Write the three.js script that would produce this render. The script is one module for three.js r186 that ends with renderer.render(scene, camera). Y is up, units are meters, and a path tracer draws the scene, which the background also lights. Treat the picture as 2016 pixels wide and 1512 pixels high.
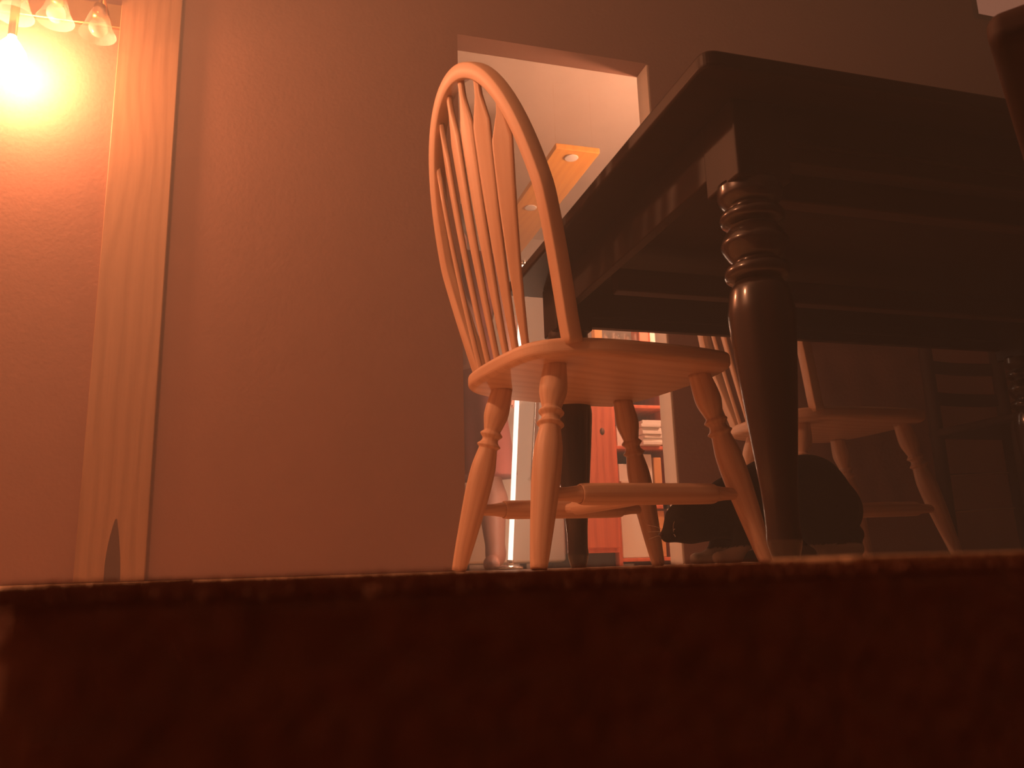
import * as THREE from 'three';
import { RoundedBoxGeometry } from 'three/addons/geometries/RoundedBoxGeometry.js';
import { mergeGeometries, mergeVertices, toCreasedNormals } from 'three/addons/utils/BufferGeometryUtils.js';
import { RectAreaLightUniformsLib } from 'three/addons/lights/RectAreaLightUniformsLib.js';

// ------------------------------------------------------------------ camera, light, exposure
RectAreaLightUniformsLib.init();
const scene = new THREE.Scene();
scene.background = new THREE.Color(0, 0, 0);
const F = 1620;                                            // focal length in pixels of the 2016 x 1512 frame
const camera = new THREE.PerspectiveCamera(2 * Math.atan(756 / F) * 180 / Math.PI, 2016 / 1512, 0.02, 60);
camera.position.set(0, 0.002, 0);                          // lying just below the edge of the raised floor
camera.lookAt(0.2804, 0.002 + 0.2193, -0.9345);
camera.rotateZ(-Math.atan2(221, 7206));
camera.focus = 1.9; camera.userData.fStop = 14;
const renderer = new THREE.WebGLRenderer({ antialias: true });
renderer.toneMapping = THREE.LinearToneMapping;
renderer.toneMappingExposure = 0.80;
renderer.shadowMap.enabled = true; renderer.shadowMap.type = THREE.PCFSoftShadowMap;
const LAMP = new THREE.Color(1.0, 0.355, 0.155);             // incandescent, white balance off
const WALL_LAMP_CD = 6.2, SIDE_LAMP_CD = 8, KITCHEN_CD = 10.5, TUBE_LEVEL = 55;
scene.fog = new THREE.FogExp2(new THREE.Color(1.0, 1.0, 1.0), 0.17);   // smoky air

// ------------------------------------------------------------------ helpers
function mulberry(a) { return () => { a |= 0; a = a + 0x6D2B79F5 | 0; let t = Math.imul(a ^ a >>> 15, 1 | a); t = t + Math.imul(t ^ t >>> 7, 61 | t) ^ t; return ((t ^ t >>> 14) >>> 0) / 4294967296; }; }
const V = (x, y, z) => new THREE.Vector3(x, y, z);
const C = (r, g, b) => new THREE.Color().setRGB(r, g, b);
function hash(x, y, s) { let h = Math.imul(x, 374761393) + Math.imul(y, 668265263) + Math.imul(s, 1442695041); h = Math.imul(h ^ h >>> 13, 1274126177); return ((h ^ h >>> 16) >>> 0) / 4294967296; }
function vnoise(x, y, s, px, py) {                          // tiling value noise
  const xi = Math.floor(x), yi = Math.floor(y), f = x - xi, g = y - yi, u = f * f * (3 - 2 * f), v = g * g * (3 - 2 * g);
  const m = (a, n) => ((a % n) + n) % n, h = (a, b) => hash(m(a, px), m(b, py), s);
  return (h(xi, yi) * (1 - u) + h(xi + 1, yi) * u) * (1 - v) + (h(xi, yi + 1) * (1 - u) + h(xi + 1, yi + 1) * u) * v;
}
function dataTex(w, h, fn, srgb = false) {
  const d = new Uint8Array(w * h * 4);
  for (let j = 0; j < h; j++) for (let i = 0; i < w; i++) { const c = fn(i / w, j / h); for (let k = 0; k < 3; k++) d[(j * w + i) * 4 + k] = Math.max(0, Math.min(255, Math.round(c[k] * 255))); d[(j * w + i) * 4 + 3] = 255; }
  const t = new THREE.DataTexture(d, w, h); t.wrapS = t.wrapT = THREE.RepeatWrapping; t.magFilter = THREE.LinearFilter; t.minFilter = THREE.LinearMipmapLinearFilter; t.generateMipmaps = true;
  if (srgb) t.colorSpace = THREE.SRGBColorSpace; t.needsUpdate = true; return t;
}
// wood: u across the grain, v along it, one tile = 0.4 m x 1.6 m
function woodTex(light, dark, seed, fine = 1) {
  return dataTex(256, 512, (u, v) => {
    const warp = vnoise(u * 3, v * 4, seed, 3, 4) * 1.3 + vnoise(u * 6, v * 7, seed + 5, 6, 7) * 0.4;
    const ring = 0.5 + 0.5 * Math.sin((u * 9 + warp) * 6.283);
    const pore = vnoise(u * 96, v * 14, seed + 9, 96, 14), blot = vnoise(u * 4, v * 3, seed + 17, 4, 3);
    const t = Math.min(1, 0.42 * ring * ring + 0.35 * pore * fine + 0.22 * blot);
    return [0, 1, 2].map(k => light[k] * (1 - t) + dark[k] * t);
  }, true);
}
const plasterBump = dataTex(256, 256, (u, v) => { const n = 0.5 * vnoise(u * 40, v * 40, 3, 40, 40) + 0.3 * vnoise(u * 90, v * 90, 4, 90, 90) + 0.2 * vnoise(u * 12, v * 12, 5, 12, 12); return [n, n, n]; });
const mottle = dataTex(256, 256, (u, v) => { const n = 0.90 + 0.10 * (0.6 * vnoise(u * 6, v * 6, 31, 6, 6) + 0.4 * vnoise(u * 30, v * 30, 32, 30, 30)); return [n, n, n]; });
const carpetBump = dataTex(256, 256, (u, v) => { const n = 0.6 * vnoise(u * 110, v * 110, 13, 110, 110) + 0.4 * vnoise(u * 50, v * 50, 14, 50, 50); return [n, n, n]; });
const carpetMap = dataTex(256, 256, (u, v) => { const n = 0.62 + 0.38 * (0.7 * vnoise(u * 100, v * 100, 23, 100, 100) + 0.3 * vnoise(u * 9, v * 9, 24, 9, 9)); return [n, n * 0.98, n * 0.96]; });

function mat(color, roughness = 0.8, more = {}) { return new THREE.MeshPhysicalMaterial({ color, roughness, ...more }); }
const M = {
  wall: mat(C(0.33, 0.165, 0.115), 0.85, { map: mottle, bumpMap: plasterBump, bumpScale: 0.0008 }),
  ceiling: mat(C(0.72, 0.66, 0.6), 0.9, { map: mottle, bumpMap: plasterBump, bumpScale: 0.001 }),
  kitchenPaint: mat(C(0.78, 0.70, 0.63), 0.8, { map: mottle, bumpMap: plasterBump, bumpScale: 0.0006 }),
  lining: mat(C(0.82, 0.72, 0.63), 0.6),
  carpet: mat(C(0.28, 0.14, 0.095), 1, { map: carpetMap, bumpMap: carpetBump, bumpScale: 0.003 }),
  pile: mat(C(0.28, 0.14, 0.095), 1),
  floorWood: mat(C(1, 1, 1), 0.5, { map: woodTex([0.94, 0.82, 0.68], [0.84, 0.68, 0.53], 47) }),
  cream: mat(C(0.62, 0.46, 0.30), 1, { map: carpetMap, bumpMap: carpetBump, bumpScale: 0.001 }),
  oak: mat(C(1, 1, 1), 0.5, { map: woodTex([0.94, 0.82, 0.72], [0.83, 0.68, 0.56], 41), clearcoat: 0.12, clearcoatRoughness: 0.35 }),
  post: mat(C(1, 1, 1), 0.55, { map: woodTex([0.70, 0.55, 0.42], [0.60, 0.45, 0.32], 57) }),
  knot: mat(C(0.10, 0.038, 0.018), 0.6),
  espresso: mat(C(1, 1, 1), 0.5, { map: woodTex([0.16, 0.085, 0.06], [0.09, 0.045, 0.035], 71, 0.5), specularIntensity: 0.5 }),
  espressoGloss: mat(C(1, 1, 1), 0.3, { map: woodTex([0.16, 0.085, 0.06], [0.09, 0.045, 0.035], 72, 0.5), clearcoat: 0.7, clearcoatRoughness: 0.1 }),
  darkWood: mat(C(1, 1, 1), 0.7, { map: woodTex([0.24, 0.13, 0.09], [0.14, 0.07, 0.05], 77) }),
  redWood: mat(C(1, 1, 1), 0.5, { map: woodTex([0.90, 0.50, 0.36], [0.74, 0.36, 0.25], 83) }),
  yellowWood: mat(C(1, 1, 1), 0.5, { map: woodTex([0.98, 0.74, 0.34], [0.90, 0.62, 0.24], 91) }),
  steel: mat(C(0.75, 0.72, 0.68), 0.22, { metalness: 1 }),
  brass: mat(C(0.62, 0.42, 0.20), 0.3, { metalness: 1 }),
  enamel: mat(C(0.80, 0.74, 0.68), 0.16, { clearcoat: 0.8, clearcoatRoughness: 0.05 }),
  black: mat(C(0.012, 0.010, 0.010), 0.3),
  glass: mat(C(0.95, 0.93, 0.88), 0.25, { transmission: 0.85, thickness: 0, ior: 1.45 }),
  clear: mat(C(0.96, 0.96, 0.95), 0.03, { transmission: 1, thickness: 0, ior: 1.5 }),
  paper: mat(C(0.84, 0.80, 0.74), 0.85),
  card: mat(C(0.70, 0.56, 0.46), 0.9),
  orangeCard: mat(C(0.72, 0.36, 0.14), 0.8),
  dress: mat(C(0.13, 0.024, 0.018), 0.9, { sheen: 0.4, sheenRoughness: 0.6, sheenColor: C(0.6, 0.2, 0.2) }),
  skin: mat(C(0.20, 0.075, 0.05), 0.6),
  hair: mat(C(0.035, 0.018, 0.012), 0.55),
  fur: mat(C(1, 1, 1), 0.95, { vertexColors: true, sheen: 0.15, sheenRoughness: 0.7 }),
  bulb: mat(C(1, 0.95, 0.85), 0.4, { emissive: C(1.0, 0.82, 0.55), emissiveIntensity: 14 }),
  tube: mat(C(1, 0.97, 0.92), 0.4, { emissive: C(1.0, 0.88, 0.74), emissiveIntensity: 2.6 }),
};
const taken = {};
function numbered(n) { if (!(n in taken)) { taken[n] = 0; return n; } taken[n]++; return n + '_' + String(taken[n]).padStart(3, '0'); }
function shade(o) { o.traverse(k => { if (k.isMesh) { k.castShadow = true; k.receiveShadow = true; } }); return o; }
function boxUV(g, k = 1, iso = false) {                    // uv in metres from the dominant face direction, the grain along the longest side
  g = g.index ? g.toNonIndexed() : g; if (!g.attributes.normal) g.computeVertexNormals();
  g.computeBoundingBox(); const s = g.boundingBox.getSize(V(0, 0, 0)).toArray(); const long = s.indexOf(Math.max(...s));
  const p = g.attributes.position, n = g.attributes.normal, uv = new Float32Array(p.count * 2);
  for (let i = 0; i < p.count; i += 3) {
    const a = [0, 1, 2].map(c => Math.abs(n.getComponent(i, c) + n.getComponent(i + 1, c) + n.getComponent(i + 2, c))), d = a.indexOf(Math.max(...a));
    let ax = [0, 1, 2].filter(c => c !== d); if (ax[0] === long) ax = [ax[1], ax[0]];
    for (let j = i; j < i + 3; j++) { uv[j * 2] = p.getComponent(j, ax[0]) * k / 0.4 + d * 0.37; uv[j * 2 + 1] = p.getComponent(j, ax[1]) * k / (iso ? 0.4 : 1.6) + d * 0.21; }
  }
  g.setAttribute('uv', new THREE.BufferAttribute(uv, 2)); return g;
}
function rbox(w, h, d, x = 0, y = 0, z = 0, r = 0.004, seg = 2) { const g = new RoundedBoxGeometry(w, h, d, seg, Math.min(r, w / 2.01, h / 2.01, d / 2.01)); g.translate(x, y, z); return boxUV(g); }
function obj(name, geo, material, parent = scene) { const m = new THREE.Mesh(Array.isArray(geo) ? mergeGeometries(geo) : geo, material); m.name = parent === scene ? numbered(name) : name; parent.add(m); return shade(m); }
function tag(o, label, category, group, kind) { o.userData.label = label; if (category) o.userData.category = category; if (group) o.userData.group = group; if (kind) o.userData.kind = kind; return o; }
function thing(name, label, category, p = [0, 0, 0], turn = 0, group) { const o = new THREE.Group(); o.name = numbered(name); o.position.set(...p); o.rotation.y = turn; scene.add(o); return tag(o, label, category, group); }
function struct(name, geo, material, label) { geo = boxUV(geo, 1, true); const o = obj(name, geo, material); o.userData.kind = 'structure'; if (label) o.userData.label = label; o.userData.category = name.split('_')[0]; return o; }
function lathe(pts, seg = 28) { const g = new THREE.LatheGeometry(pts.map(p => new THREE.Vector2(Math.max(p[0], 0.0002), p[1])), seg); return g; }
function along(g, a, b) { const d = V().subVectors(b, a); g.applyQuaternion(new THREE.Quaternion().setFromUnitVectors(V(0, 1, 0), d.clone().normalize())); g.translate(a.x, a.y, a.z); return g; }   // lathe built from y = 0 upward
function nonIdx(g) { return g.index ? g.toNonIndexed() : g; }
// smooth profile through control points
function smoothPts(pts, n = 40) { return new THREE.CatmullRomCurve3(pts.map(p => V(p[0], p[1], 0)), false, 'catmullrom', 0.35).getPoints(n).map(p => [p.x, p.y]); }
// naive surface nets of a signed distance
function nets(f, lo, hi, c, paint) {
  const n = [0, 1, 2].map(k => Math.ceil((hi[k] - lo[k]) / c) + 1), at = (i, j, k) => (k * n[1] + j) * n[0] + i;
  const val = new Float32Array(n[0] * n[1] * n[2]);
  for (let k = 0; k < n[2]; k++) for (let j = 0; j < n[1]; j++) for (let i = 0; i < n[0]; i++) val[at(i, j, k)] = f(lo[0] + i * c, lo[1] + j * c, lo[2] + k * c);
  const id = new Int32Array(val.length).fill(-1), pos = [], idx = [];
  const E = [[0, 1], [0, 2], [0, 4], [1, 3], [1, 5], [2, 3], [2, 6], [3, 7], [4, 5], [4, 6], [5, 7], [6, 7]];
  for (let k = 0; k < n[2] - 1; k++) for (let j = 0; j < n[1] - 1; j++) for (let i = 0; i < n[0] - 1; i++) {
    const v = []; let s = 0; for (let q = 0; q < 8; q++) { v[q] = val[at(i + (q & 1), j + (q >> 1 & 1), k + (q >> 2))]; if (v[q] < 0) s++; }
    if (s === 0 || s === 8) continue;
    let x = 0, y = 0, z = 0, m = 0;
    for (const [a, b] of E) if ((v[a] < 0) !== (v[b] < 0)) { const t = v[a] / (v[a] - v[b]); x += (a & 1) + t * ((b & 1) - (a & 1)); y += (a >> 1 & 1) + t * ((b >> 1 & 1) - (a >> 1 & 1)); z += (a >> 2) + t * ((b >> 2) - (a >> 2)); m++; }
    id[at(i, j, k)] = pos.length / 3; pos.push(lo[0] + (i + x / m) * c, lo[1] + (j + y / m) * c, lo[2] + (k + z / m) * c);
  }
  const quad = (a, b, d, e, flip) => { if (a < 0 || b < 0 || d < 0 || e < 0) return; flip ? idx.push(a, d, b, a, e, d) : idx.push(a, b, d, a, d, e); };
  for (let k = 1; k < n[2] - 1; k++) for (let j = 1; j < n[1] - 1; j++) for (let i = 1; i < n[0] - 1; i++) {
    const a = val[at(i, j, k)] < 0;
    if (a !== val[at(i + 1, j, k)] < 0) quad(id[at(i, j - 1, k - 1)], id[at(i, j, k - 1)], id[at(i, j, k)], id[at(i, j - 1, k)], !a);
    if (a !== val[at(i, j + 1, k)] < 0) quad(id[at(i - 1, j, k - 1)], id[at(i - 1, j, k)], id[at(i, j, k)], id[at(i, j, k - 1)], !a);
    if (a !== val[at(i, j, k + 1)] < 0) quad(id[at(i - 1, j - 1, k)], id[at(i, j - 1, k)], id[at(i, j, k)], id[at(i - 1, j, k)], !a);
  }
  const g = new THREE.BufferGeometry(); g.setAttribute('position', new THREE.Float32BufferAttribute(pos, 3)); g.setIndex(idx);
  const nor = new Float32Array(pos.length), e = c * 0.6;
  for (let i = 0; i < pos.length; i += 3) { const [x, y, z] = pos.slice(i, i + 3); const d = V(f(x + e, y, z) - f(x - e, y, z), f(x, y + e, z) - f(x, y - e, z), f(x, y, z + e) - f(x, y, z - e)).normalize(); nor[i] = d.x; nor[i + 1] = d.y; nor[i + 2] = d.z; }
  g.setAttribute('normal', new THREE.BufferAttribute(nor, 3));
  g.setAttribute('uv', new THREE.BufferAttribute(new Float32Array(pos.length / 3 * 2), 2));
  if (paint) { const col = new Float32Array(pos.length); for (let i = 0; i < pos.length; i += 3) { const q = paint(pos[i], pos[i + 1], pos[i + 2]); col[i] = q[0]; col[i + 1] = q[1]; col[i + 2] = q[2]; } g.setAttribute('color', new THREE.BufferAttribute(col, 3)); }
  return g;
}
function cone(x, y, z, b) {                                 // distance to a tapered capsule [ax,ay,az,ra, bx,by,bz,rb]
  const dx = b[4] - b[0], dy = b[5] - b[1], dz = b[6] - b[2], px = x - b[0], py = y - b[1], pz = z - b[2];
  const l = dx * dx + dy * dy + dz * dz, t = l > 0 ? Math.max(0, Math.min(1, (px * dx + py * dy + pz * dz) / l)) : 0;
  return Math.hypot(px - t * dx, py - t * dy, pz - t * dz) - (b[3] + t * (b[7] - b[3]));
}
const smin = (a, b, k) => { const h = Math.max(k - Math.abs(a - b), 0) / k; return Math.min(a, b) - h * h * k * 0.25; };
const ell = (x, y, z, e) => { const a = (x - e[0]) / e[3], b = (y - e[1]) / e[4], c = (z - e[2]) / e[5], k = Math.hypot(a, b, c); return (k - 1) * Math.min(e[3], e[4], e[5]); };

// ------------------------------------------------------------------ room shell (x right along the back wall, z towards the camera)
const WZ = -2.743, WT = 0.10, DL = 0.645, DR = 1.457, DH = 2.03, CEIL = 2.76;
{ // raised floor with a rounded carpeted nose, the lower floor in front of it
  const s = new THREE.Shape(); s.moveTo(-0.044, 0.60); s.lineTo(-0.044, 0.170); s.quadraticCurveTo(-0.044, 0.150, -0.024, 0.150); s.lineTo(4.4, 0.150); s.lineTo(4.4, 0.60); s.closePath();
  const g = new THREE.ExtrudeGeometry(s, { depth: 0.17, bevelEnabled: true, bevelSize: 0.004, bevelThickness: 0.004, bevelSegments: 3, bevelOffset: -0.004, curveSegments: 10 });
  g.rotateX(-Math.PI / 2); g.translate(0, -0.174, 0);
  struct('floor', g, M.carpet, 'step nose of the raised floor in dark brown carpet');
  const f = new THREE.Group(); f.name = numbered('floor'); scene.add(f); f.userData = { kind: 'structure', label: 'raised dining room floor of pale wooden boards', category: 'floor' };
  obj('subfloor', rbox(6.25, 0.16, 5.0, 1.275, -0.0935, -3.1, 0.002), M.darkWood, f);
  const bw = 0.125, bg = rbox(6.25, 0.0125, bw - 0.002, 0, 0, 0, 0.0015, 1);
  for (let k = 0; k < 40; k++) { const b = obj('floor_board', bg, M.floorWood, f); b.position.set(1.275, -0.00725, -0.6 - bw * (k + 0.5)); }
  struct('floor', rbox(6.25, 0.06, 2.8, 1.275, -0.21, 0.78), M.carpet, 'lower floor in dark brown carpet below the step');
}
{ // back wall with the kitchen doorway
  const s = new THREE.Shape(); s.moveTo(-1.85, 0); s.lineTo(DL, 0); s.lineTo(DL, DH); s.lineTo(DR, DH); s.lineTo(DR, 0); s.lineTo(4.4, 0); s.lineTo(4.4, CEIL); s.lineTo(-1.85, CEIL); s.closePath();
  const g = new THREE.ExtrudeGeometry(s, { depth: WT, bevelEnabled: false }); g.translate(0, 0, WZ - WT);
  struct('wall_back', g, M.wall, 'tan plaster wall with the kitchen doorway');
  const t = new THREE.Group(); t.name = 'trim_1'; scene.add(t); t.userData = { kind: 'structure', label: 'pale painted jamb board of the kitchen doorway with black hinges', category: 'trim' };
  obj('jamb', rbox(0.010, DH - 0.002, WT - 0.004, DR - 0.005, (DH - 0.002) / 2, WZ - WT / 2, 0.003), M.lining, t);
  for (const y of [1.72, 1.0, 0.25]) { const h = obj('hinge', [nonIdx(lathe([[0, -0.045], [0.006, -0.045], [0.006, 0.045], [0, 0.045]], 12)).translate(DR - 0.015, y, WZ - WT - 0.004), rbox(0.003, 0.088, 0.03, DR - 0.0112, y, WZ - WT + 0.014, 0.001)].map(g => { g.deleteAttribute('uv'); return nonIdx(g); }), M.black, t); }
}
struct('wall_left', rbox(0.1, CEIL + 0.2, 8.6, -1.9, CEIL / 2 - 0.1, -2.1, 0.002), M.wall, 'tan plaster wall beside the step');
struct('wall_right', rbox(0.1, CEIL + 0.2, 8.6, 4.45, CEIL / 2 - 0.1, -2.1, 0.002), M.wall, 'tan plaster wall far right of the table');
struct('wall_front', rbox(6.45, CEIL + 0.2, 0.1, 1.275, CEIL / 2 - 0.1, 2.2, 0.002), M.wall, 'tan plaster wall behind the viewer');
struct('ceiling', rbox(6.45, 0.1, 5.05, 1.275, CEIL + 0.05, -0.29, 0.002), M.ceiling, 'off white ceiling of the dining room');
struct('ceiling', rbox(6.45, 0.1, 2.8, 1.275, 2.49, -4.245, 0.002), M.kitchenPaint, 'pale ceiling of the kitchen');
struct('wall_kitchen_back', rbox(6.45, 2.7, 0.1, 1.275, 1.15, -5.6, 0.002), M.kitchenPaint, 'pale kitchen wall opposite the doorway');
struct('wall_kitchen_left', rbox(0.08, 2.44, 2.7, 0.16, 1.22, -4.2, 0.002), M.kitchenPaint, 'pale kitchen wall left of the doorway');
struct('wall_kitchen_right', rbox(0.08, 2.44, 2.7, 2.7, 1.22, -4.2, 0.002), M.kitchenPaint, 'pale kitchen wall right of the counter');
{ // wide oak board on the wall
  const t = new THREE.Group(); t.name = 'trim_2'; scene.add(t); t.userData = { kind: 'structure', label: 'wide plain oak board running up the wall beside the lamp', category: 'trim' };
  obj('board', rbox(0.192, CEIL, 0.024, -0.439, CEIL / 2, WZ + 0.012, 0.003), M.post, t);
  const s = new THREE.Shape(); s.moveTo(-0.02, 0); s.quadraticCurveTo(-0.024, 0.08, -0.006, 0.16); s.quadraticCurveTo(0.002, 0.2, 0.006, 0.165); s.quadraticCurveTo(0.02, 0.09, 0.024, 0); s.closePath();
  const g = new THREE.ExtrudeGeometry(s, { depth: 0.0012, bevelEnabled: false, curveSegments: 12 }); g.translate(-0.433, 0.003, WZ + 0.0236);
  tag(obj('grain_figure', boxUV(g), M.knot, t), 'dark flame shaped grain at the foot of the board');
}
{ // short stiff carpet pile along the step edge
  const r = mulberry(7), n = 26000, blade = new THREE.ConeGeometry(0.00045, 0.0042, 4, 1); blade.translate(0, 0.0021, 0);
  const im = new THREE.InstancedMesh(blade, M.pile, n), m = new THREE.Matrix4(), q = new THREE.Quaternion(), e = new THREE.Euler();
  for (let i = 0; i < n; i++) { const u = r(), side = r() < 0.04; const x = side ? -0.0425 : -0.04 + Math.pow(u, 1.1) * 0.62, z = side ? -0.155 - r() * 0.4 : -0.1505 - Math.pow(r(), 1.6) * 0.07; e.set((r() - 0.5) * 0.9 + 0.15, r() * 6.28, (r() - 0.5) * 0.9); q.setFromEuler(e); const k = 0.5 + r() * 0.55; m.compose(V(x, -0.0015, z), q, V(1, k, 1)); im.setMatrixAt(i, m); }
  im.name = 'carpet_pile'; tag(im, 'short dark brown carpet pile along the step edge', 'carpet', null, 'stuff'); scene.add(shade(im));
}
tag(obj('edge_strip', rbox(1.1, 0.0026, 0.034, 0.676, 0.0013, -0.176, 0.0012), M.cream), 'thin cream strip lying along the carpeted step edge', 'strip');

// ------------------------------------------------------------------ lamps
function bell(k = 1) { return lathe(smoothPts([[0.012, 0.095], [0.02, 0.092], [0.03, 0.07], [0.042, 0.03], [0.056, 0.0]].map(p => [p[0] * k, p[1] * k]), 24), 32); }
function wallLamp(p, turn, label, lit, cd) {                 // back plate on the wall, bar, bell glasses opening downward
  const t = thing('wall_lamp', label, 'lamp', p, turn);
  obj('back_plate', rbox(0.46, 0.09, 0.018, 0.12, 0.27, 0.009, 0.006), M.brass, t);
  for (const [k, x] of [0, 0.115, 0.24].entries()) {
    const up = [0.072, 0.075, 0.045][k];
    const c = new THREE.CatmullRomCurve3([V(x, 0.27, 0.015), V(x, 0.275, 0.07), V(x, 0.235 + up, 0.105), V(x, 0.20 + up, 0.125), V(x, 0.165 + up, 0.125)]);
    const a = obj('arm', new THREE.TubeGeometry(c, 20, 0.007, 8), M.brass, t);
    obj('socket', lathe([[0, 0.03], [0.018, 0.028], [0.021, 0.0], [0.019, -0.02], [0, -0.02]]).translate(x, 0.15 + up, 0.125), M.brass, a);
    obj('glass_shade', bell().translate(x, 0.07 + up, 0.125), M.glass, t);
    const on = lit && k === 0;
    obj('bulb', lathe(smoothPts([[0, -0.055], [0.026, -0.048], [0.046, -0.018], [0.045, 0.012], [0.026, 0.045], [0.014, 0.062], [0.013, 0.07]].map(p => on ? p : [p[0] * 0.6, p[1] * 0.6]), 28)).translate(x, on ? 0.0 : 0.10 + up, 0.125), on ? M.bulb : M.glass, t);
    if (on) { obj('bulb_neck', lathe([[0, 0.06], [0.013, 0.06], [0.013, 0.14 + up], [0, 0.14 + up]], 16).translate(x, 0, 0.125), M.brass, t); const l = new THREE.PointLight(LAMP, cd); l.position.set(x, -0.004, 0.125); l.castShadow = true; l.shadow.radius = 2.2; l.name = 'bulb_light'; t.add(l); }
  }
  return t;
}
wallLamp([-0.818, 1.612, WZ], 0, 'lit wall lamp with three glass bells beside the oak board', true, WALL_LAMP_CD);
{ // lit floor lamp left of the viewer, mirrored in the table leg
  const t = thing('floor_lamp', 'floor lamp with a bare globe standing left of the step', 'lamp', [-0.92, 0, -1.06]);
  obj('base', lathe([[0, 0], [0.12, 0], [0.125, 0.008], [0.11, 0.02], [0.02, 0.032], [0, 0.032]], 32), M.brass, t);
  obj('pole', lathe([[0, 0.03], [0.011, 0.03], [0.009, 1.44], [0, 1.44]], 16), M.brass, t);
  obj('socket', lathe([[0, 1.43], [0.02, 1.43], [0.023, 1.47], [0.018, 1.50], [0, 1.50]], 20), M.brass, t);
  obj('globe', lathe(smoothPts([[0, 1.62], [0.03, 1.612], [0.06, 1.56], [0.045, 1.505], [0.016, 1.485], [0, 1.485]], 28)), M.bulb, t);
  const l = new THREE.PointLight(LAMP, SIDE_LAMP_CD); l.position.set(0, 1.555, 0); l.castShadow = true; l.shadow.radius = 2.6; l.name = 'globe_light'; t.add(l);
}
{
  const t = thing('pendant_lamp', 'round pendant lamp hanging in the kitchen', 'lamp', [2.12, 2.44, -2.98]);
  obj('canopy', lathe([[0, 0], [0.05, 0], [0.045, -0.02], [0, -0.025]]), M.brass, t);
  obj('cord', lathe([[0, -0.02], [0.004, -0.02], [0.004, -0.84], [0, -0.84]], 10), M.black, t);
  obj('globe', lathe(smoothPts([[0, -1.00], [0.05, -0.99], [0.085, -0.92], [0.06, -0.855], [0.015, -0.83], [0, -0.83]], 28)), M.bulb, t);
  const l = new THREE.PointLight(C(1, 0.47, 0.27), KITCHEN_CD); l.position.set(0, -0.92, 0); l.castShadow = true; l.shadow.radius = 3.5; l.name = 'pendant_light'; t.add(l);
}

// ------------------------------------------------------------------ dining table
{
  const t = thing('dining_table', 'dark glossy dining table with turned legs', 'table');
  const x0 = 0.582, x1 = 2.30, z0 = -0.927, z1 = -1.975, H = 0.73;
  const s = new THREE.Shape(), r = 0.025; s.moveTo(x0 + r, -z0); s.lineTo(x1 - r, -z0); s.quadraticCurveTo(x1, -z0, x1, -z0 + r); s.lineTo(x1, -z1 - r); s.quadraticCurveTo(x1, -z1, x1 - r, -z1); s.lineTo(x0 + r, -z1); s.quadraticCurveTo(x0, -z1, x0, -z1 - r); s.lineTo(x0, -z0 + r); s.quadraticCurveTo(x0, -z0, x0 + r, -z0);
  const g = new THREE.ExtrudeGeometry(s, { depth: 0.016, bevelEnabled: true, bevelSize: 0.006, bevelThickness: 0.006, bevelSegments: 4, bevelOffset: -0.006, curveSegments: 8 }); g.rotateX(-Math.PI / 2); g.translate(0, H - 0.022, 0);
  obj('tabletop', boxUV(g), M.espresso, t);
  const lx = [0.713, 2.17], lz = [-1.042, -1.872], ab = 0.605, ah = H - 0.028 - ab;
  for (const z of [lz[0] + 0.036, lz[1] - 0.036]) { const a = obj('apron', rbox(lx[1] - lx[0], ah, 0.022, (lx[0] + lx[1]) / 2, ab + ah / 2, z, 0.003), M.espresso, t); obj('bead', rbox(lx[1] - lx[0] - 0.09, 0.01, 0.012, (lx[0] + lx[1]) / 2, ab + 0.03, z + (z > -1.4 ? 0.012 : 0.012), 0.004), M.espresso, a); }
  for (const x of [lx[0] - 0.036, lx[1] + 0.036]) obj('apron', rbox(0.022, ah, lz[0] - lz[1] - 0.08, x, ab + ah / 2, (lz[0] + lz[1]) / 2, 0.003), M.espresso, t);
  for (const z of [-1.155, -1.655]) obj('slide_rail', rbox(1.38, 0.055, 0.035, (lx[0] + lx[1]) / 2, 0.642, z, 0.004), M.darkWood, t);
  const prof = smoothPts([[0.017, 0], [0.021, 0.012], [0.025, 0.03], [0.024, 0.05], [0.026, 0.1], [0.036, 0.2], [0.046, 0.31], [0.050, 0.37], [0.045, 0.405], [0.036, 0.42]], 60)
    .concat(smoothPts([[0.036, 0.42], [0.047, 0.426], [0.050, 0.435], [0.047, 0.444], [0.036, 0.45]], 14), smoothPts([[0.034, 0.452], [0.042, 0.462], [0.0515, 0.482], [0.042, 0.502], [0.034, 0.510]], 18), smoothPts([[0.036, 0.512], [0.047, 0.518], [0.050, 0.526], [0.047, 0.534], [0.037, 0.540]], 14), smoothPts([[0.037, 0.542], [0.044, 0.549], [0.050, 0.560], [0.050, 0.580]], 10));
  const legG = lathe([[0, 0], ...prof, [0, 0.58]], 40);
  for (const x of lx) for (const z of lz) { const l = obj('leg', legG.clone().translate(x, 0, z), M.espressoGloss, t); obj('leg_block', rbox(0.096, H - 0.028 - 0.572, 0.096, x, (H - 0.028 + 0.572) / 2, z, 0.005), M.espresso, l); }
}

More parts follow.
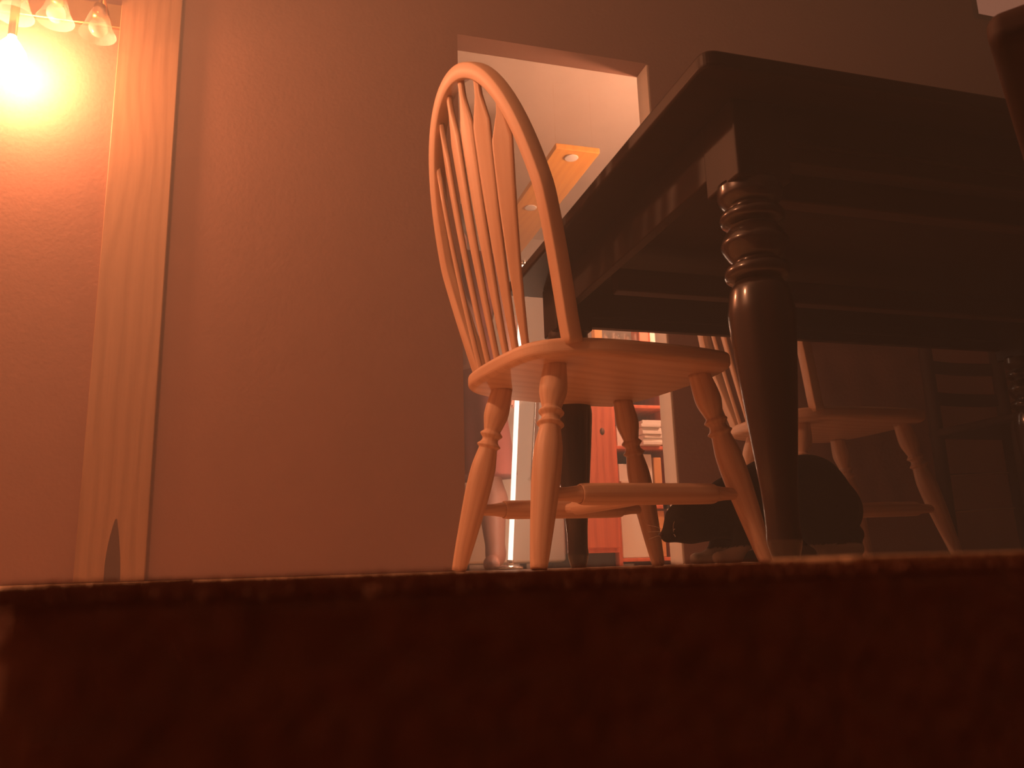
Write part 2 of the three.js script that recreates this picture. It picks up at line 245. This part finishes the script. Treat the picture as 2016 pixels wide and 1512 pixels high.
// ------------------------------------------------------------------ arrow-back chair
const CH = { wb: 0.197, hw: 0.247, hh: 0.614, tan: Math.tan(0.2369), fb: -0.166, top: 0.423, under: 0.387 };
function hoopHalf(h) { const k = Math.min(1, h / CH.hh), b = CH.wb + (CH.hw - CH.wb) * Math.min(1, k / 0.45); return b * Math.sqrt(Math.max(0, 1 - Math.pow(k, 3.126))); }
const onBack = (r, h, off = 0) => V(CH.fb - h * CH.tan - off, CH.top + h, r);
function sweepRect(points, nrm, w, d, round = 0.35) {         // rounded-rectangle section swept along points; nrm: fixed depth axis
  const ring = 12, pos = [], idx = [], uv = [];
  let len = 0;
  points.forEach((p, i) => {
    const a = points[Math.max(0, i - 1)], b = points[Math.min(points.length - 1, i + 1)], tan = V().subVectors(b, a).normalize(), side = V().crossVectors(tan, nrm).normalize();
    if (i) len += p.distanceTo(points[i - 1]);
    const W = Array.isArray(w) ? w[i] : w, D = Array.isArray(d) ? d[i] : d;
    for (let k = 0; k <= ring; k++) { const t = k / ring * Math.PI * 2, c = Math.cos(t), s = Math.sin(t), sx = Math.sign(c) * Math.pow(Math.abs(c), round), sy = Math.sign(s) * Math.pow(Math.abs(s), round); pos.push(...V().copy(p).addScaledVector(side, sx * W / 2).addScaledVector(nrm, sy * D / 2).toArray()); uv.push(k / ring * 0.25, len / 1.6); }
  });
  const R = ring + 1; for (let i = 0; i < points.length - 1; i++) for (let k = 0; k < ring; k++) { const a = i * R + k; idx.push(a, a + 1, a + R, a + 1, a + R + 1, a + R); }
  for (const [b, f] of [[0, 1], [(points.length - 1) * R, 0]]) for (let k = 1; k < ring - 1; k++) f ? idx.push(b, b + k + 1, b + k) : idx.push(b, b + k, b + k + 1);
  const g = new THREE.BufferGeometry(); g.setAttribute('position', new THREE.Float32BufferAttribute(pos, 3)); g.setAttribute('uv', new THREE.Float32BufferAttribute(uv, 2)); g.setIndex(idx); g.computeVertexNormals(); return g;
}
function makeChair(label) {
  const t = thing('dining_chair', label, 'chair');
  { // shaped plank seat with softened edge
    const o = new THREE.Shape(); o.moveTo(-0.238, -0.11); o.bezierCurveTo(-0.232, -0.18, -0.17, -0.216, -0.08, -0.226); o.bezierCurveTo(0.05, -0.24, 0.15, -0.235, 0.19, -0.222); o.bezierCurveTo(0.225, -0.20, 0.232, -0.1, 0.232, 0); o.bezierCurveTo(0.232, 0.1, 0.225, 0.20, 0.19, 0.222); o.bezierCurveTo(0.15, 0.235, 0.05, 0.24, -0.08, 0.226); o.bezierCurveTo(-0.17, 0.216, -0.232, 0.18, -0.238, 0.11); o.bezierCurveTo(-0.246, 0.04, -0.246, -0.04, -0.238, -0.11);
    const g = new THREE.ExtrudeGeometry(o, { depth: 0.012, bevelEnabled: true, bevelSize: 0.016, bevelThickness: 0.012, bevelSegments: 6, bevelOffset: -0.016, curveSegments: 20 });
    g.rotateX(-Math.PI / 2); g.translate(0, CH.under + 0.012, 0); obj('seat', boxUV(g), M.oak, t);
  }
  const nrm = V(1, CH.tan, 0).normalize();                    // pointing forward out of the back
  const pts = []; const N = 44;
  for (let i = 0; i <= N; i++) { const k = 1 - Math.pow(1 - i / N, 2); pts.push(onBack(hoopHalf(k * CH.hh), k * CH.hh)); }
  pts[0] = onBack(CH.wb, -0.012);
  const left = pts.slice(0, -1).reverse().map(p => V(p.x, p.y, -p.z));
  const even = new THREE.CatmullRomCurve3(pts.concat(left)).getSpacedPoints(110);
  obj('back_hoop', sweepRect(even, nrm, 0.034, 0.032), M.oak, t);
  for (let k = 0; k < 6; k++) { // flat arrow spindles
    const u = (k - 2.5) / 2.5, r0 = u * 0.105, r1 = u * 0.166;
    let h = CH.hh * 0.99; while (hoopHalf(h) < Math.abs(r1) + 0.002 && h > 0.2) h -= 0.002; h -= 0.006;
    const P = [], W = [], D = [], tw = u * 0.5, sn = nrm.clone().applyAxisAngle(V(-CH.tan, 1, 0).normalize(), tw);
    for (let i = 0; i <= 40; i++) { const s = i / 40, y = -0.012 + s * (h + 0.012); P.push(onBack(r0 + (r1 - r0) * s, y, 0.050 * (1 - s) + 0.006 * Math.sin(s * Math.PI)));
      const w = s < 0.06 ? 0.015 : s < 0.60 ? 0.015 + (s - 0.06) / 0.54 * 0.027 : s < 0.82 ? 0.042 + (s - 0.60) / 0.22 * 0.008 : s < 0.93 ? 0.050 - (s - 0.82) / 0.11 * 0.034 : 0.016; W.push(w); D.push(0.012); }
    obj('spindle', sweepRect(P, sn, W, D, 0.6), M.oak, t);
  }
  const legs = [[-0.159, -0.12, -0.244, -0.181], [-0.159, 0.12, -0.244, 0.181], [0.1735, -0.144, 0.275, -0.183], [0.1735, 0.144, 0.275, 0.183]];
  const at = (l, y) => { const s = 1 - y / CH.under; return V(l[0] + (l[2] - l[0]) * s, y, l[1] + (l[3] - l[1]) * s); };
  for (const l of legs) {
    const a = at(l, 0), b = at(l, CH.under + 0.006), L = a.distanceTo(b);
    const pr = smoothPts([[0.0115, 0], [0.013, 0.03], [0.0165, 0.16], [0.0215, 0.40], [0.0215, 0.55], [0.0165, 0.655]], 40).concat(smoothPts([[0.0165, 0.66], [0.021, 0.675], [0.0165, 0.69]], 8), smoothPts([[0.0145, 0.70], [0.0145, 0.715], [0.020, 0.735], [0.0145, 0.755]], 10), smoothPts([[0.0155, 0.765], [0.021, 0.83], [0.0215, 0.88], [0.0175, 1.0]], 14));
    const g = along(lathe([[0, 0], ...pr.map(p => [p[0] * 1.25, p[1] * L]), [0, L]], 24), a, b); obj('leg', g, M.oak, t);
  }
  const bar = (a, b, k = 1) => { const L = a.distanceTo(b), pr = smoothPts([[0.010, 0], [0.011, 0.1], [0.0135, 0.155], [0.012, 0.165], [0.017, 0.18], [0.0175, 0.5], [0.017, 0.82], [0.012, 0.835], [0.0135, 0.845], [0.011, 0.9], [0.010, 1]], 60); return along(lathe([[0, 0], ...pr.map(p => [p[0] * k * 1.2, p[1] * L]), [0, L]], 20), a, b); };
  const near = [at(legs[1], 0.132), at(legs[3], 0.138)], far = [at(legs[0], 0.128), at(legs[2], 0.134)];
  obj('stretcher', bar(...near), M.oak, t); obj('stretcher', bar(...far), M.oak, t);
  obj('stretcher', bar(V().lerpVectors(...near, 0.5), V().lerpVectors(...far, 0.5), 0.85), M.oak, t);
  return t;
}
const chair = makeChair('oak arrow-back chair tucked under the end of the dark table');
chair.position.set(0.665, 0, -1.612); chair.rotation.y = 0.172;
const chairB = chair.clone(); chairB.name = numbered('dining_chair'); scene.add(chairB); chairB.userData = { ...chair.userData, label: 'oak arrow-back chair behind the dark table, beside the cat' };
chairB.position.set(1.70, 0, -2.225); chairB.rotation.y = 0.02; chairB.scale.setScalar(1.04);
{ // ladder-back chair at the far corner of the table
  const t = thing('ladder_back_chair', 'dark ladder-back chair near the far corner of the table', 'chair', [2.50, 0, -2.41]);
  const post = (x, z, h) => nonIdx(lathe(smoothPts([[0, 0], [0.015, 0.004], [0.022, 0.1], [0.0235, 0.3], [0.023, h * 0.8], [0.02, h - 0.03], [0.012, h - 0.005], [0, h]], 30), 20).translate(x, 0, z));
  for (const x of [-0.165, 0.165]) { obj('back_post', post(x, 0, 1.0), M.darkWood, t); obj('leg', post(x, 0.34, 0.44), M.darkWood, t); }
  for (const y of [0.57, 0.69, 0.82, 0.92]) { const P = [], n = 16; for (let i = 0; i <= n; i++) { const s = i / n; P.push(V(-0.165 + 0.33 * s, y, -0.02 * Math.sin(Math.PI * s))); } obj('slat', sweepRect(P, V(0, 0, 1), 0.05, 0.009, 0.5), M.darkWood, t); }
  obj('seat', rbox(0.37, 0.03, 0.38, 0, 0.435, 0.165, 0.012), M.darkWood, t);
  for (const y of [0.285, 0.155]) for (const [a, b] of [[V(-0.165, y, 0), V(0.165, y + 0.012, 0)], [V(-0.165, y - 0.02, 0.34), V(0.165, y - 0.02, 0.34)]]) obj('rung', along(lathe([[0, 0], [0.005, 0.001], [0.005, a.distanceTo(b)], [0, a.distanceTo(b)]], 12), a, b), M.steel, t);
}
{ // stool standing right beside the viewer
  const t = thing('stool', 'square brown stool with rounded corners beside the step edge', 'stool', [0.775, 0, -0.405], Math.atan2(0.6, 0.8));
  obj('seat', rbox(0.35, 0.03, 0.35, 0, 0.405, 0, 0.012, 4), M.darkWood, t);
  for (const x of [-0.13, 0.13]) for (const z of [-0.13, 0.13]) obj('leg', rbox(0.032, 0.392, 0.032, x, 0.196, z, 0.004), M.darkWood, t);
  for (const s of [-0.13, 0.13]) { obj('stretcher', rbox(0.23, 0.022, 0.018, 0, 0.14, s, 0.003), M.darkWood, t); obj('stretcher', rbox(0.018, 0.022, 0.23, s, 0.19, 0, 0.003), M.darkWood, t); }
}
{ // small frosted transom high in the wall, lit from the next room
  const w = new THREE.Group(); w.name = 'window_1'; scene.add(w); w.userData = { kind: 'structure', label: 'small frosted transom window glowing high under the ceiling', category: 'window' };
  obj('pane', rbox(0.60, 0.165, 0.008, 3.565, 2.665, WZ + 0.010, 0.002), mat(C(0.7, 0.6, 0.5), 0.6, { emissive: C(0.46, 0.19, 0.12), emissiveIntensity: 1 }), w);
  for (const y of [2.577, 2.752]) obj('frame', rbox(0.64, 0.014, 0.02, 3.565, y, WZ + 0.010, 0.003), M.darkWood, w);
  for (const x of [3.252, 3.878]) obj('frame', rbox(0.014, 0.165, 0.02, x, 2.665, WZ + 0.010, 0.003), M.darkWood, w);
}

// ------------------------------------------------------------------ the cat, head down, between the chair and the table leg
{
  const t = thing('cat', 'black cat with white paws crouching with lowered head under the chair', 'cat', [0, 0, -1.66]);
  const bones = [ // head (left) to rump (right)
    [0.905, 0.098, 0, 0.050, 0.925, 0.100, 0, 0.046], [0.872, 0.083, 0, 0.032, 0.843, 0.064, 0, 0.016],
    [0.94, 0.105, 0, 0.046, 1.02, 0.125, 0, 0.055], [1.02, 0.125, 0, 0.070, 1.12, 0.150, 0, 0.080], [1.12, 0.150, 0, 0.080, 1.21, 0.158, 0, 0.082], [1.21, 0.145, 0, 0.086, 1.265, 0.115, 0, 0.074],
  ];
  const limbs = [];
  for (const s of [-1, 1]) {
    limbs.push([1.03, 0.11, 0.045 * s, 0.036, 1.01, 0.06, 0.055 * s, 0.024], [1.01, 0.06, 0.055 * s, 0.022, 0.975, 0.018, 0.05 * s, 0.015], [0.975, 0.014, 0.05 * s, 0.014, 0.935, 0.012, 0.05 * s, 0.014]);
    limbs.push([1.235, 0.115, 0.05 * s, 0.058, 1.175, 0.065, 0.075 * s, 0.036], [1.175, 0.06, 0.075 * s, 0.03, 1.265, 0.028, 0.072 * s, 0.018], [1.265, 0.02, 0.072 * s, 0.016, 1.185, 0.014, 0.072 * s, 0.015]);
  }
  const tail = []; { const c = new THREE.CatmullRomCurve3([V(1.30, 0.10, 0), V(1.345, 0.05, -0.02), V(1.33, 0.02, -0.09), V(1.22, 0.016, -0.13), V(1.10, 0.016, -0.14)]).getPoints(10); for (let i = 0; i < 10; i++) tail.push([c[i].x, c[i].y, c[i].z, 0.019 - i * 0.0006, c[i + 1].x, c[i + 1].y, c[i + 1].z, 0.0184 - i * 0.0006]); }
  const ears = [-1, 1].map(s => [0.925, 0.135, 0.028 * s, 0.020, 0.945, 0.172, 0.040 * s, 0.004]);
  const f = (x, y, z) => {
    let d = 1; for (const b of bones) d = smin(d, cone(x, y, z, b), 0.035);
    for (const b of limbs) d = smin(d, cone(x, y, z, b), 0.018);
    for (const b of tail) d = smin(d, cone(x, y, z, b), 0.012);
    for (const b of ears) d = smin(d, cone(x, y, z, [b[0], b[1], b[2], b[3], b[4], b[5], b[6], b[7]]), 0.010);
    for (const s of [-1, 1]) d = smin(d, ell(x, y, z, [0.853, 0.062, 0.012 * s, 0.016, 0.012, 0.013]), 0.008);
    return Math.max(d, 0.0006 - y);
  };
  const g = nets(f, [0.80, -0.006, -0.18], [1.40, 0.27, 0.12], 0.0052, (x, y, z) => {
    const n = hash(Math.floor(x * 400), Math.floor(y * 400), Math.floor(z * 400)) * 0.012;
    if (y < 0.034 && Math.abs(z) > 0.028 && z > -0.105) return [0.50 + n, 0.46 + n, 0.42 + n];
    return [0.012 + n, 0.010 + n * 0.9, 0.009 + n * 0.8];
  });
  obj('body', g, M.fur, t);
  for (const s of [-1, 1]) obj('eye', new THREE.SphereGeometry(0.0075, 14, 10).translate(0.868, 0.103, 0.026 * s), mat(C(0.35, 0.30, 0.05), 0.15), t);
  obj('nose', new THREE.SphereGeometry(0.006, 12, 8).scale(1, 0.8, 1.2).translate(0.8285, 0.066, 0), mat(C(0.05, 0.02, 0.02), 0.4), t);
  for (const s of [-1, 1]) for (let k = 0; k < 3; k++) obj('whisker', new THREE.TubeGeometry(new THREE.CatmullRomCurve3([V(0.848, 0.064 + k * 0.004, 0.018 * s), V(0.838, 0.064 + k * 0.010, 0.04 * s), V(0.828, 0.058 + k * 0.016, 0.065 * s)]), 8, 0.0004, 4), M.paper, t);
}

// ------------------------------------------------------------------ kitchen beyond the doorway
{ // tall glowing tube lamp
  const a = V(0.9075, 0.035, -3.12), b = V(0.999, 1.25, -3.12), d = V().subVectors(b, a), L = d.length();
  const t = thing('tube_lamp', 'slim upright glowing tube lamp standing just inside the doorway', 'lamp', [0.9049, 0, -3.12]);
  t.rotation.z = -Math.atan2(d.x, d.y);
  obj('base', lathe([[0, 0.001], [0.05, 0.001], [0.052, 0.006], [0.05, 0.012], [0.014, 0.018], [0, 0.018]], 28).rotateZ(Math.atan2(d.x, d.y)), M.steel, t);
  obj('collar', lathe([[0, 0.012], [0.013, 0.012], [0.013, 0.036], [0, 0.036]], 18), M.steel, t);
  obj('glow_tube', lathe([[0, 0.034], [0.0095, 0.036], [0.0095, L + 0.03], [0.007, L + 0.036], [0, L + 0.036]], 20), M.tube, t);
  obj('cap', lathe([[0, L + 0.034], [0.012, L + 0.034], [0.012, L + 0.055], [0, L + 0.055]], 18), M.steel, t);
  for (const s of [1, -1]) { const l = new THREE.RectAreaLight(C(1, 0.62, 0.40), TUBE_LEVEL, 0.016, L); l.position.set(0, 0.035 + L / 2, s * 0.0115); if (s > 0) l.rotation.y = Math.PI; l.name = 'tube_light'; t.add(l); }
}
{ // half-height white refrigerator behind the tube
  const t = thing('refrigerator', 'glossy white half-height refrigerator behind the tube lamp', 'refrigerator', [1.06, 0, -3.88]);
  obj('body', rbox(0.51, 0.90, 0.52, 0, 0.475, -0.02, 0.012, 3), M.enamel, t); obj('top', rbox(0.52, 0.025, 0.56, 0, 0.9375, -0.01, 0.008, 3), M.enamel, t);
  const d = obj('door', rbox(0.505, 0.885, 0.045, 0, 0.472, 0.266, 0.014, 4), M.enamel, t);
  obj('handle', new THREE.TubeGeometry(new THREE.CatmullRomCurve3([V(0.085, 0.40, 0.285), V(0.088, 0.405, 0.318), V(0.092, 0.46, 0.325), V(0.118, 0.74, 0.325), V(0.122, 0.795, 0.318), V(0.124, 0.80, 0.285)]), 40, 0.008, 10), M.steel, d);
  for (const x of [-0.2, 0.2]) for (const z of [-0.22, 0.2]) obj('foot', lathe([[0, 0], [0.018, 0], [0.018, 0.028], [0, 0.028]], 14).translate(x, 0, z), M.black, t);
}
{ // bottle standing on the range
  const t = thing('bottle', 'pale bottle with a bright cap standing on the white refrigerator', 'bottle', [1.175, 0.951, -3.72]);
  obj('body', lathe(smoothPts([[0, 0], [0.025, 0.001], [0.026, 0.02], [0.026, 0.16], [0.018, 0.20], [0.011, 0.215], [0.010, 0.25], [0, 0.25]], 50)), mat(C(0.75, 0.42, 0.28), 0.25), t);
  obj('cap', lathe([[0, 0.235], [0.013, 0.235], [0.013, 0.262], [0.01, 0.266], [0, 0.266]], 18), M.steel, t);
}
{
  const t = thing('base_cabinet', 'reddish wood kitchen cabinet with a knotty door', 'cabinet', [1.42, 0, -3.68]);
  obj('body', rbox(0.19, 0.82, 0.50, 0, 0.47, -0.02, 0.003), M.redWood, t); obj('toe_kick', rbox(0.19, 0.06, 0.44, 0, 0.03, -0.05, 0.002), M.black, t);
  const d = obj('door', rbox(0.18, 0.78, 0.02, 0, 0.47, 0.241, 0.005), M.redWood, t); obj('knob', lathe([[0, 0], [0.006, 0], [0.006, 0.012], [0.013, 0.018], [0.012, 0.026], [0, 0.029]], 18).rotateX(Math.PI / 2).translate(-0.065, 0.72, 0.25), M.brass, d);
  tag(obj('knot', lathe([[0, 0], [0.012, 0.0004], [0, 0.0008]], 16).scale(1, 1, 1.4).rotateX(Math.PI / 2).translate(0.03, 0.60, 0.2508), M.knot, t), 'dark knot in the door');
}
{
  const t = thing('shelf_unit', 'open kitchen shelf unit holding papers and boxes', 'shelf', [1.665, 0, -3.70]);
  for (const x of [-0.139, 0.139]) obj('side_panel', rbox(0.018, 0.88, 0.46, x, 0.44, 0, 0.003), M.redWood, t);
  for (const y of [0.026, 0.262, 0.535, 0.73, 0.87]) obj('shelf', rbox(0.26, 0.016, 0.45, 0, y, 0, 0.003), M.redWood, t);
  obj('back_panel', rbox(0.26, 0.86, 0.008, 0, 0.44, -0.22, 0.001), M.darkWood, t);
}
tag(obj('countertop', rbox(0.505, 0.035, 0.56, 1.5795, 0.8985, -3.685, 0.008, 3), M.card), 'pale countertop over the cabinet and the shelf unit', 'countertop');
const stack = (name, label, cat, x, y, z, w, h, d, m, turn = 0) => { const o = obj(name, rbox(w, h, d, 0, h / 2, 0, 0.003), m); o.position.set(x, y, z); o.rotation.y = turn; return tag(o, label, cat); };
stack('carton', 'large plain white box on the bottom shelf', 'box', 1.605, 0.035, -3.56, 0.13, 0.20, 0.16, M.paper);
stack('carton', 'tall narrow orange box beside the white box on the bottom shelf', 'box', 1.737, 0.035, -3.56, 0.05, 0.21, 0.14, M.orangeCard);
stack('carton', 'pale cardboard box at the left of the middle shelf', 'box', 1.60, 0.271, -3.56, 0.10, 0.11, 0.14, M.card, 0.06);
stack('carton', 'small pale box lying on the cardboard box', 'box', 1.60, 0.3815, -3.56, 0.09, 0.08, 0.12, M.paper, -0.05);
stack('paper_stack', 'tall bright stack of papers on the middle shelf', 'papers', 1.690, 0.271, -3.55, 0.045, 0.235, 0.13, M.paper, 0.04);
stack('carton', 'orange box with dark print on the middle shelf', 'box', 1.7435, 0.271, -3.55, 0.038, 0.22, 0.13, M.orangeCard);
{ const o = thing('letter_pile', 'white letters sticking out on the upper shelf', 'papers', [1.705, 0.544, -3.52]); const r = mulberry(5);
  for (let k = 0; k < 7; k++) { const s = obj('letter', rbox(0.10, 0.016, 0.16, (r() - 0.5) * 0.02, 0.008 + k * 0.0165, (r() - 0.5) * 0.02, 0.002), M.paper, o); s.rotation.y = (r() - 0.5) * 0.16; } }
stack('notepad', 'small white notepad leaning at the left of the upper shelf', 'papers', 1.595, 0.544, -3.54, 0.07, 0.10, 0.02, M.paper, 0.2);
// things on the countertop
const CT = 0.916;
function bottleAt(name, label, cat, x, z, pts, m) { const o = obj(name, lathe(smoothPts(pts, 40)), m); o.position.set(x, CT, z); return tag(o, label, cat); }
bottleAt('vase', 'pale narrow vase at the end of the countertop', 'vase', 1.42, -3.52, [[0, 0], [0.026, 0.002], [0.034, 0.07], [0.022, 0.14], [0.011, 0.19], [0.014, 0.21], [0, 0.208]], M.paper);
stack('tea_tin', 'upright orange tin on the countertop beside the pale vase', 'tin', 1.487, CT, -3.52, 0.04, 0.20, 0.04, M.orangeCard);
for (const [x, w] of [[1.545, 'beside the orange tin'], [1.60, 'standing between two other glasses'], [1.655, 'beside the red box']]) { const o = obj('drinking_glass', lathe([[0, 0.003], [0.020, 0.003], [0.022, 0.0], [0.024, 0.004], [0.029, 0.17], [0.0275, 0.17], [0.0225, 0.010], [0, 0.010]], 28), M.clear); o.position.set(x, CT, -3.50); tag(o, 'tall clear drinking glass on the countertop ' + w, 'glass', 'glasses on the countertop'); }
stack('cereal_box', 'red box on the countertop beside the glasses', 'box', 1.722, CT, -3.54, 0.05, 0.22, 0.09, M.redWood);
stack('milk_carton', 'white carton at the far end of the countertop', 'box', 1.792, CT, -3.54, 0.062, 0.20, 0.062, M.paper);
{ // yellow board hung below the ceiling
  const t = thing('hanging_board', 'yellow wooden board hung under the kitchen ceiling with two white discs', 'shelf', [1.445, 2.05, -4.24]);
  obj('board', rbox(0.238, 0.03, 1.42, 0, 0.015, 0, 0.004), M.yellowWood, t);
  for (const [x, z] of [[-0.035, 0.028], [-0.011, 0.641]]) obj('disc', lathe([[0, 0], [0.032, 0], [0.036, -0.004], [0.032, -0.009], [0, -0.010]], 28).translate(x, 0, z), M.paper, t);
  for (const x of [-0.1, 0.1]) for (const z of [-0.66, 0.66]) obj('hanger', lathe([[0, 0.028], [0.0003, 0.028], [0.0003, 0.39], [0, 0.39]], 10).translate(x, 0, z), M.brass, t);
}
{ // person in the kitchen, half hidden by the door edge, turned to the left
  const t = thing('person', 'person in a long sleeveless dark red dress standing inside the kitchen doorway', 'person', [0.785, 0, -3.36]);
  const B = [];
  for (const s of [-1, 1]) {
    B.push([0.085 * s, 0.80, 0, 0.085, 0.10 * s, 0.44, 0.01, 0.052], [0.10 * s, 0.42, 0.005, 0.054, 0.115 * s, 0.28, -0.012, 0.060], [0.115 * s, 0.28, -0.012, 0.060, 0.128 * s, 0.09, 0, 0.040], [0.128 * s, 0.055, -0.012, 0.032, 0.125 * s, 0.05, -0.02, 0.030], [0.128 * s, 0.045, 0, 0.030, 0.14 * s, 0.024, 0.12, 0.024], [0.14 * s, 0.024, 0.12, 0.026, 0.145 * s, 0.018, 0.17, 0.017]);
    B.push([0.155 * s, 1.27, 0, 0.052, 0.20 * s, 1.03, -0.015, 0.038], [0.20 * s, 1.03, -0.015, 0.036, 0.228 * s, 0.82, 0.03, 0.025]);
  }
  B.push([0, 0.86, 0, 0.135, 0, 1.02, 0, 0.115], [0, 1.02, 0, 0.115, 0, 1.22, 0, 0.125], [-0.11, 1.27, 0, 0.062, 0.11, 1.27, 0, 0.062], [0, 1.28, 0, 0.055, -0.02, 1.40, 0.01, 0.046]);
  const hd = [-0.03, 1.475];
  const bodyF = (x, y, z) => { let d = 1; for (const b of B) d = smin(d, cone(x, y, z * 1.0, b), 0.035); return Math.max(d, 0.001 - y); };
  const headF = (x, y, z) => { let d = ell(x, y, z, [hd[0], hd[1] + 0.035, 0.0, 0.078, 0.095, 0.098]); d = smin(d, ell(x, y, z, [hd[0] - 0.01, hd[1] - 0.035, 0.03, 0.055, 0.055, 0.062]), 0.03);
    d = smin(d, cone(x, y, z, [hd[0] - 0.012, hd[1] + 0.02, 0.088, 0.009, hd[0] - 0.014, hd[1] - 0.012, 0.108, 0.013]), 0.012);
    for (const s of [-1, 1]) { d = smin(d, ell(x, y, z, [hd[0] + 0.078 * s, hd[1] + 0.005, -0.005, 0.012, 0.032, 0.02]), 0.008); d = Math.max(d, -ell(x, y, z, [hd[0] - 0.012 + 0.033 * s, hd[1] + 0.028, 0.099, 0.018, 0.011, 0.014])); }
    d = Math.max(d, -ell(x, y, z, [hd[0] - 0.013, hd[1] - 0.042, 0.099, 0.026, 0.004, 0.014]));
    return smin(d, cone(x, y, z, [0, 1.30, 0, 0.05, -0.02, 1.42, 0.0, 0.047]), 0.03); };
  const parts = [nets(bodyF, [-0.34, -0.01, -0.2], [0.34, 1.44, 0.24], 0.012), nets(headF, [-0.16, 1.32, -0.14], [0.10, 1.64, 0.15], 0.005)];
  for (const s of [-1, 1]) { // hands: palm and five fingers
    const H = [[0.228 * s, 0.82, 0.03, 0.024, 0.234 * s, 0.755, 0.038, 0.026], [0.234 * s, 0.76, 0.02, 0.016, 0.236 * s, 0.735, 0.02, 0.015], [0.234 * s, 0.76, 0.056, 0.016, 0.236 * s, 0.735, 0.056, 0.015]];
    const Fg = []; [[0.010, 0.062], [0.028, 0.072], [0.046, 0.078], [0.064, 0.070]].forEach(([z, l]) => Fg.push([0.236 * s, 0.735, z, 0.0092, 0.240 * s, 0.735 - l * 0.55, z + 0.004, 0.0085], [0.240 * s, 0.735 - l * 0.55, z + 0.004, 0.0085, 0.230 * s, 0.735 - l, z + 0.006, 0.0070]));
    Fg.push([0.230 * s, 0.79, 0.056, 0.012, 0.222 * s, 0.765, 0.086, 0.0105], [0.222 * s, 0.765, 0.086, 0.0105, 0.220 * s, 0.735, 0.094, 0.0085]);
    const hf = (x, y, z) => { let d = 1; for (const b of H) d = smin(d, cone(x, y, z, b), 0.015); for (const b of Fg) d = smin(d, cone(x, y, z, b), 0.004); return d; };
    parts.push(nets(hf, [Math.min(0.18 * s, 0.27 * s), 0.63, -0.02], [Math.max(0.18 * s, 0.27 * s), 0.86, 0.12], 0.004));
  }
  const body = obj('body', parts, M.skin, t);
  const dressF = (x, y, z) => { // sleeveless dress, hem at mid calf
    const k = Math.max(0, Math.min(1, (0.95 - y) / 0.6)), fold = 0.006 * k * Math.sin(Math.atan2(z, x) * 11);
    let d = Math.hypot(x / (1 + 0.25 * k), z / (0.72 + 0.2 * k)) - (0.150 + 0.035 * k + fold) ;
    const w = y > 0.95 ? Math.hypot(x, z / 0.74) - (0.132 + 0.035 * Math.min(1, Math.abs(y - 1.02) / 0.18)) : d;
    d = y > 0.95 ? w : smin(d, d, 0.01);
    d = smin(d, cone(x, y, z, [-0.12, 1.275, 0, 0.072, 0.12, 1.275, 0, 0.072]), 0.04);
    const neck = cone(x, y, z, [0, 1.30, 0.0, 0.075, -0.02, 1.46, 0.03, 0.085]);
    return Math.max(d * 0.7, y - 1.35, 0.375 - y, -neck, Math.abs(x) - 0.178 + Math.max(0, (0.9 - y)) * -0.2);
  };
  obj('dress', nets(dressF, [-0.3, 0.36, -0.24], [0.3, 1.38, 0.24], 0.011), M.dress, t);
  const hairF = (x, y, z) => { let d = ell(x, y, z, [hd[0], hd[1] + 0.045, -0.012, 0.092, 0.103, 0.106]); d = smin(d, cone(x, y, z, [hd[0], hd[1] + 0.02, -0.055, 0.07, hd[0] + 0.01, hd[1] - 0.13, -0.055, 0.045]), 0.03); return Math.max(d, -ell(x, y, z, [hd[0] - 0.012, hd[1] - 0.01, 0.11, 0.068, 0.085, 0.075])); };
  obj('hair', nets(hairF, [-0.16, 1.27, -0.16], [0.10, 1.66, 0.13], 0.006), M.hair, t);
  for (const s of [-1, 1]) obj('eye', new THREE.SphereGeometry(0.011, 14, 10).translate(hd[0] - 0.012 + 0.033 * s, hd[1] + 0.028, 0.083), M.paper, t);
  t.rotation.y = -0.5;
}

for (const o of scene.children) if (o.isMesh || o.isGroup) shade(o);
renderer.render(scene, camera);
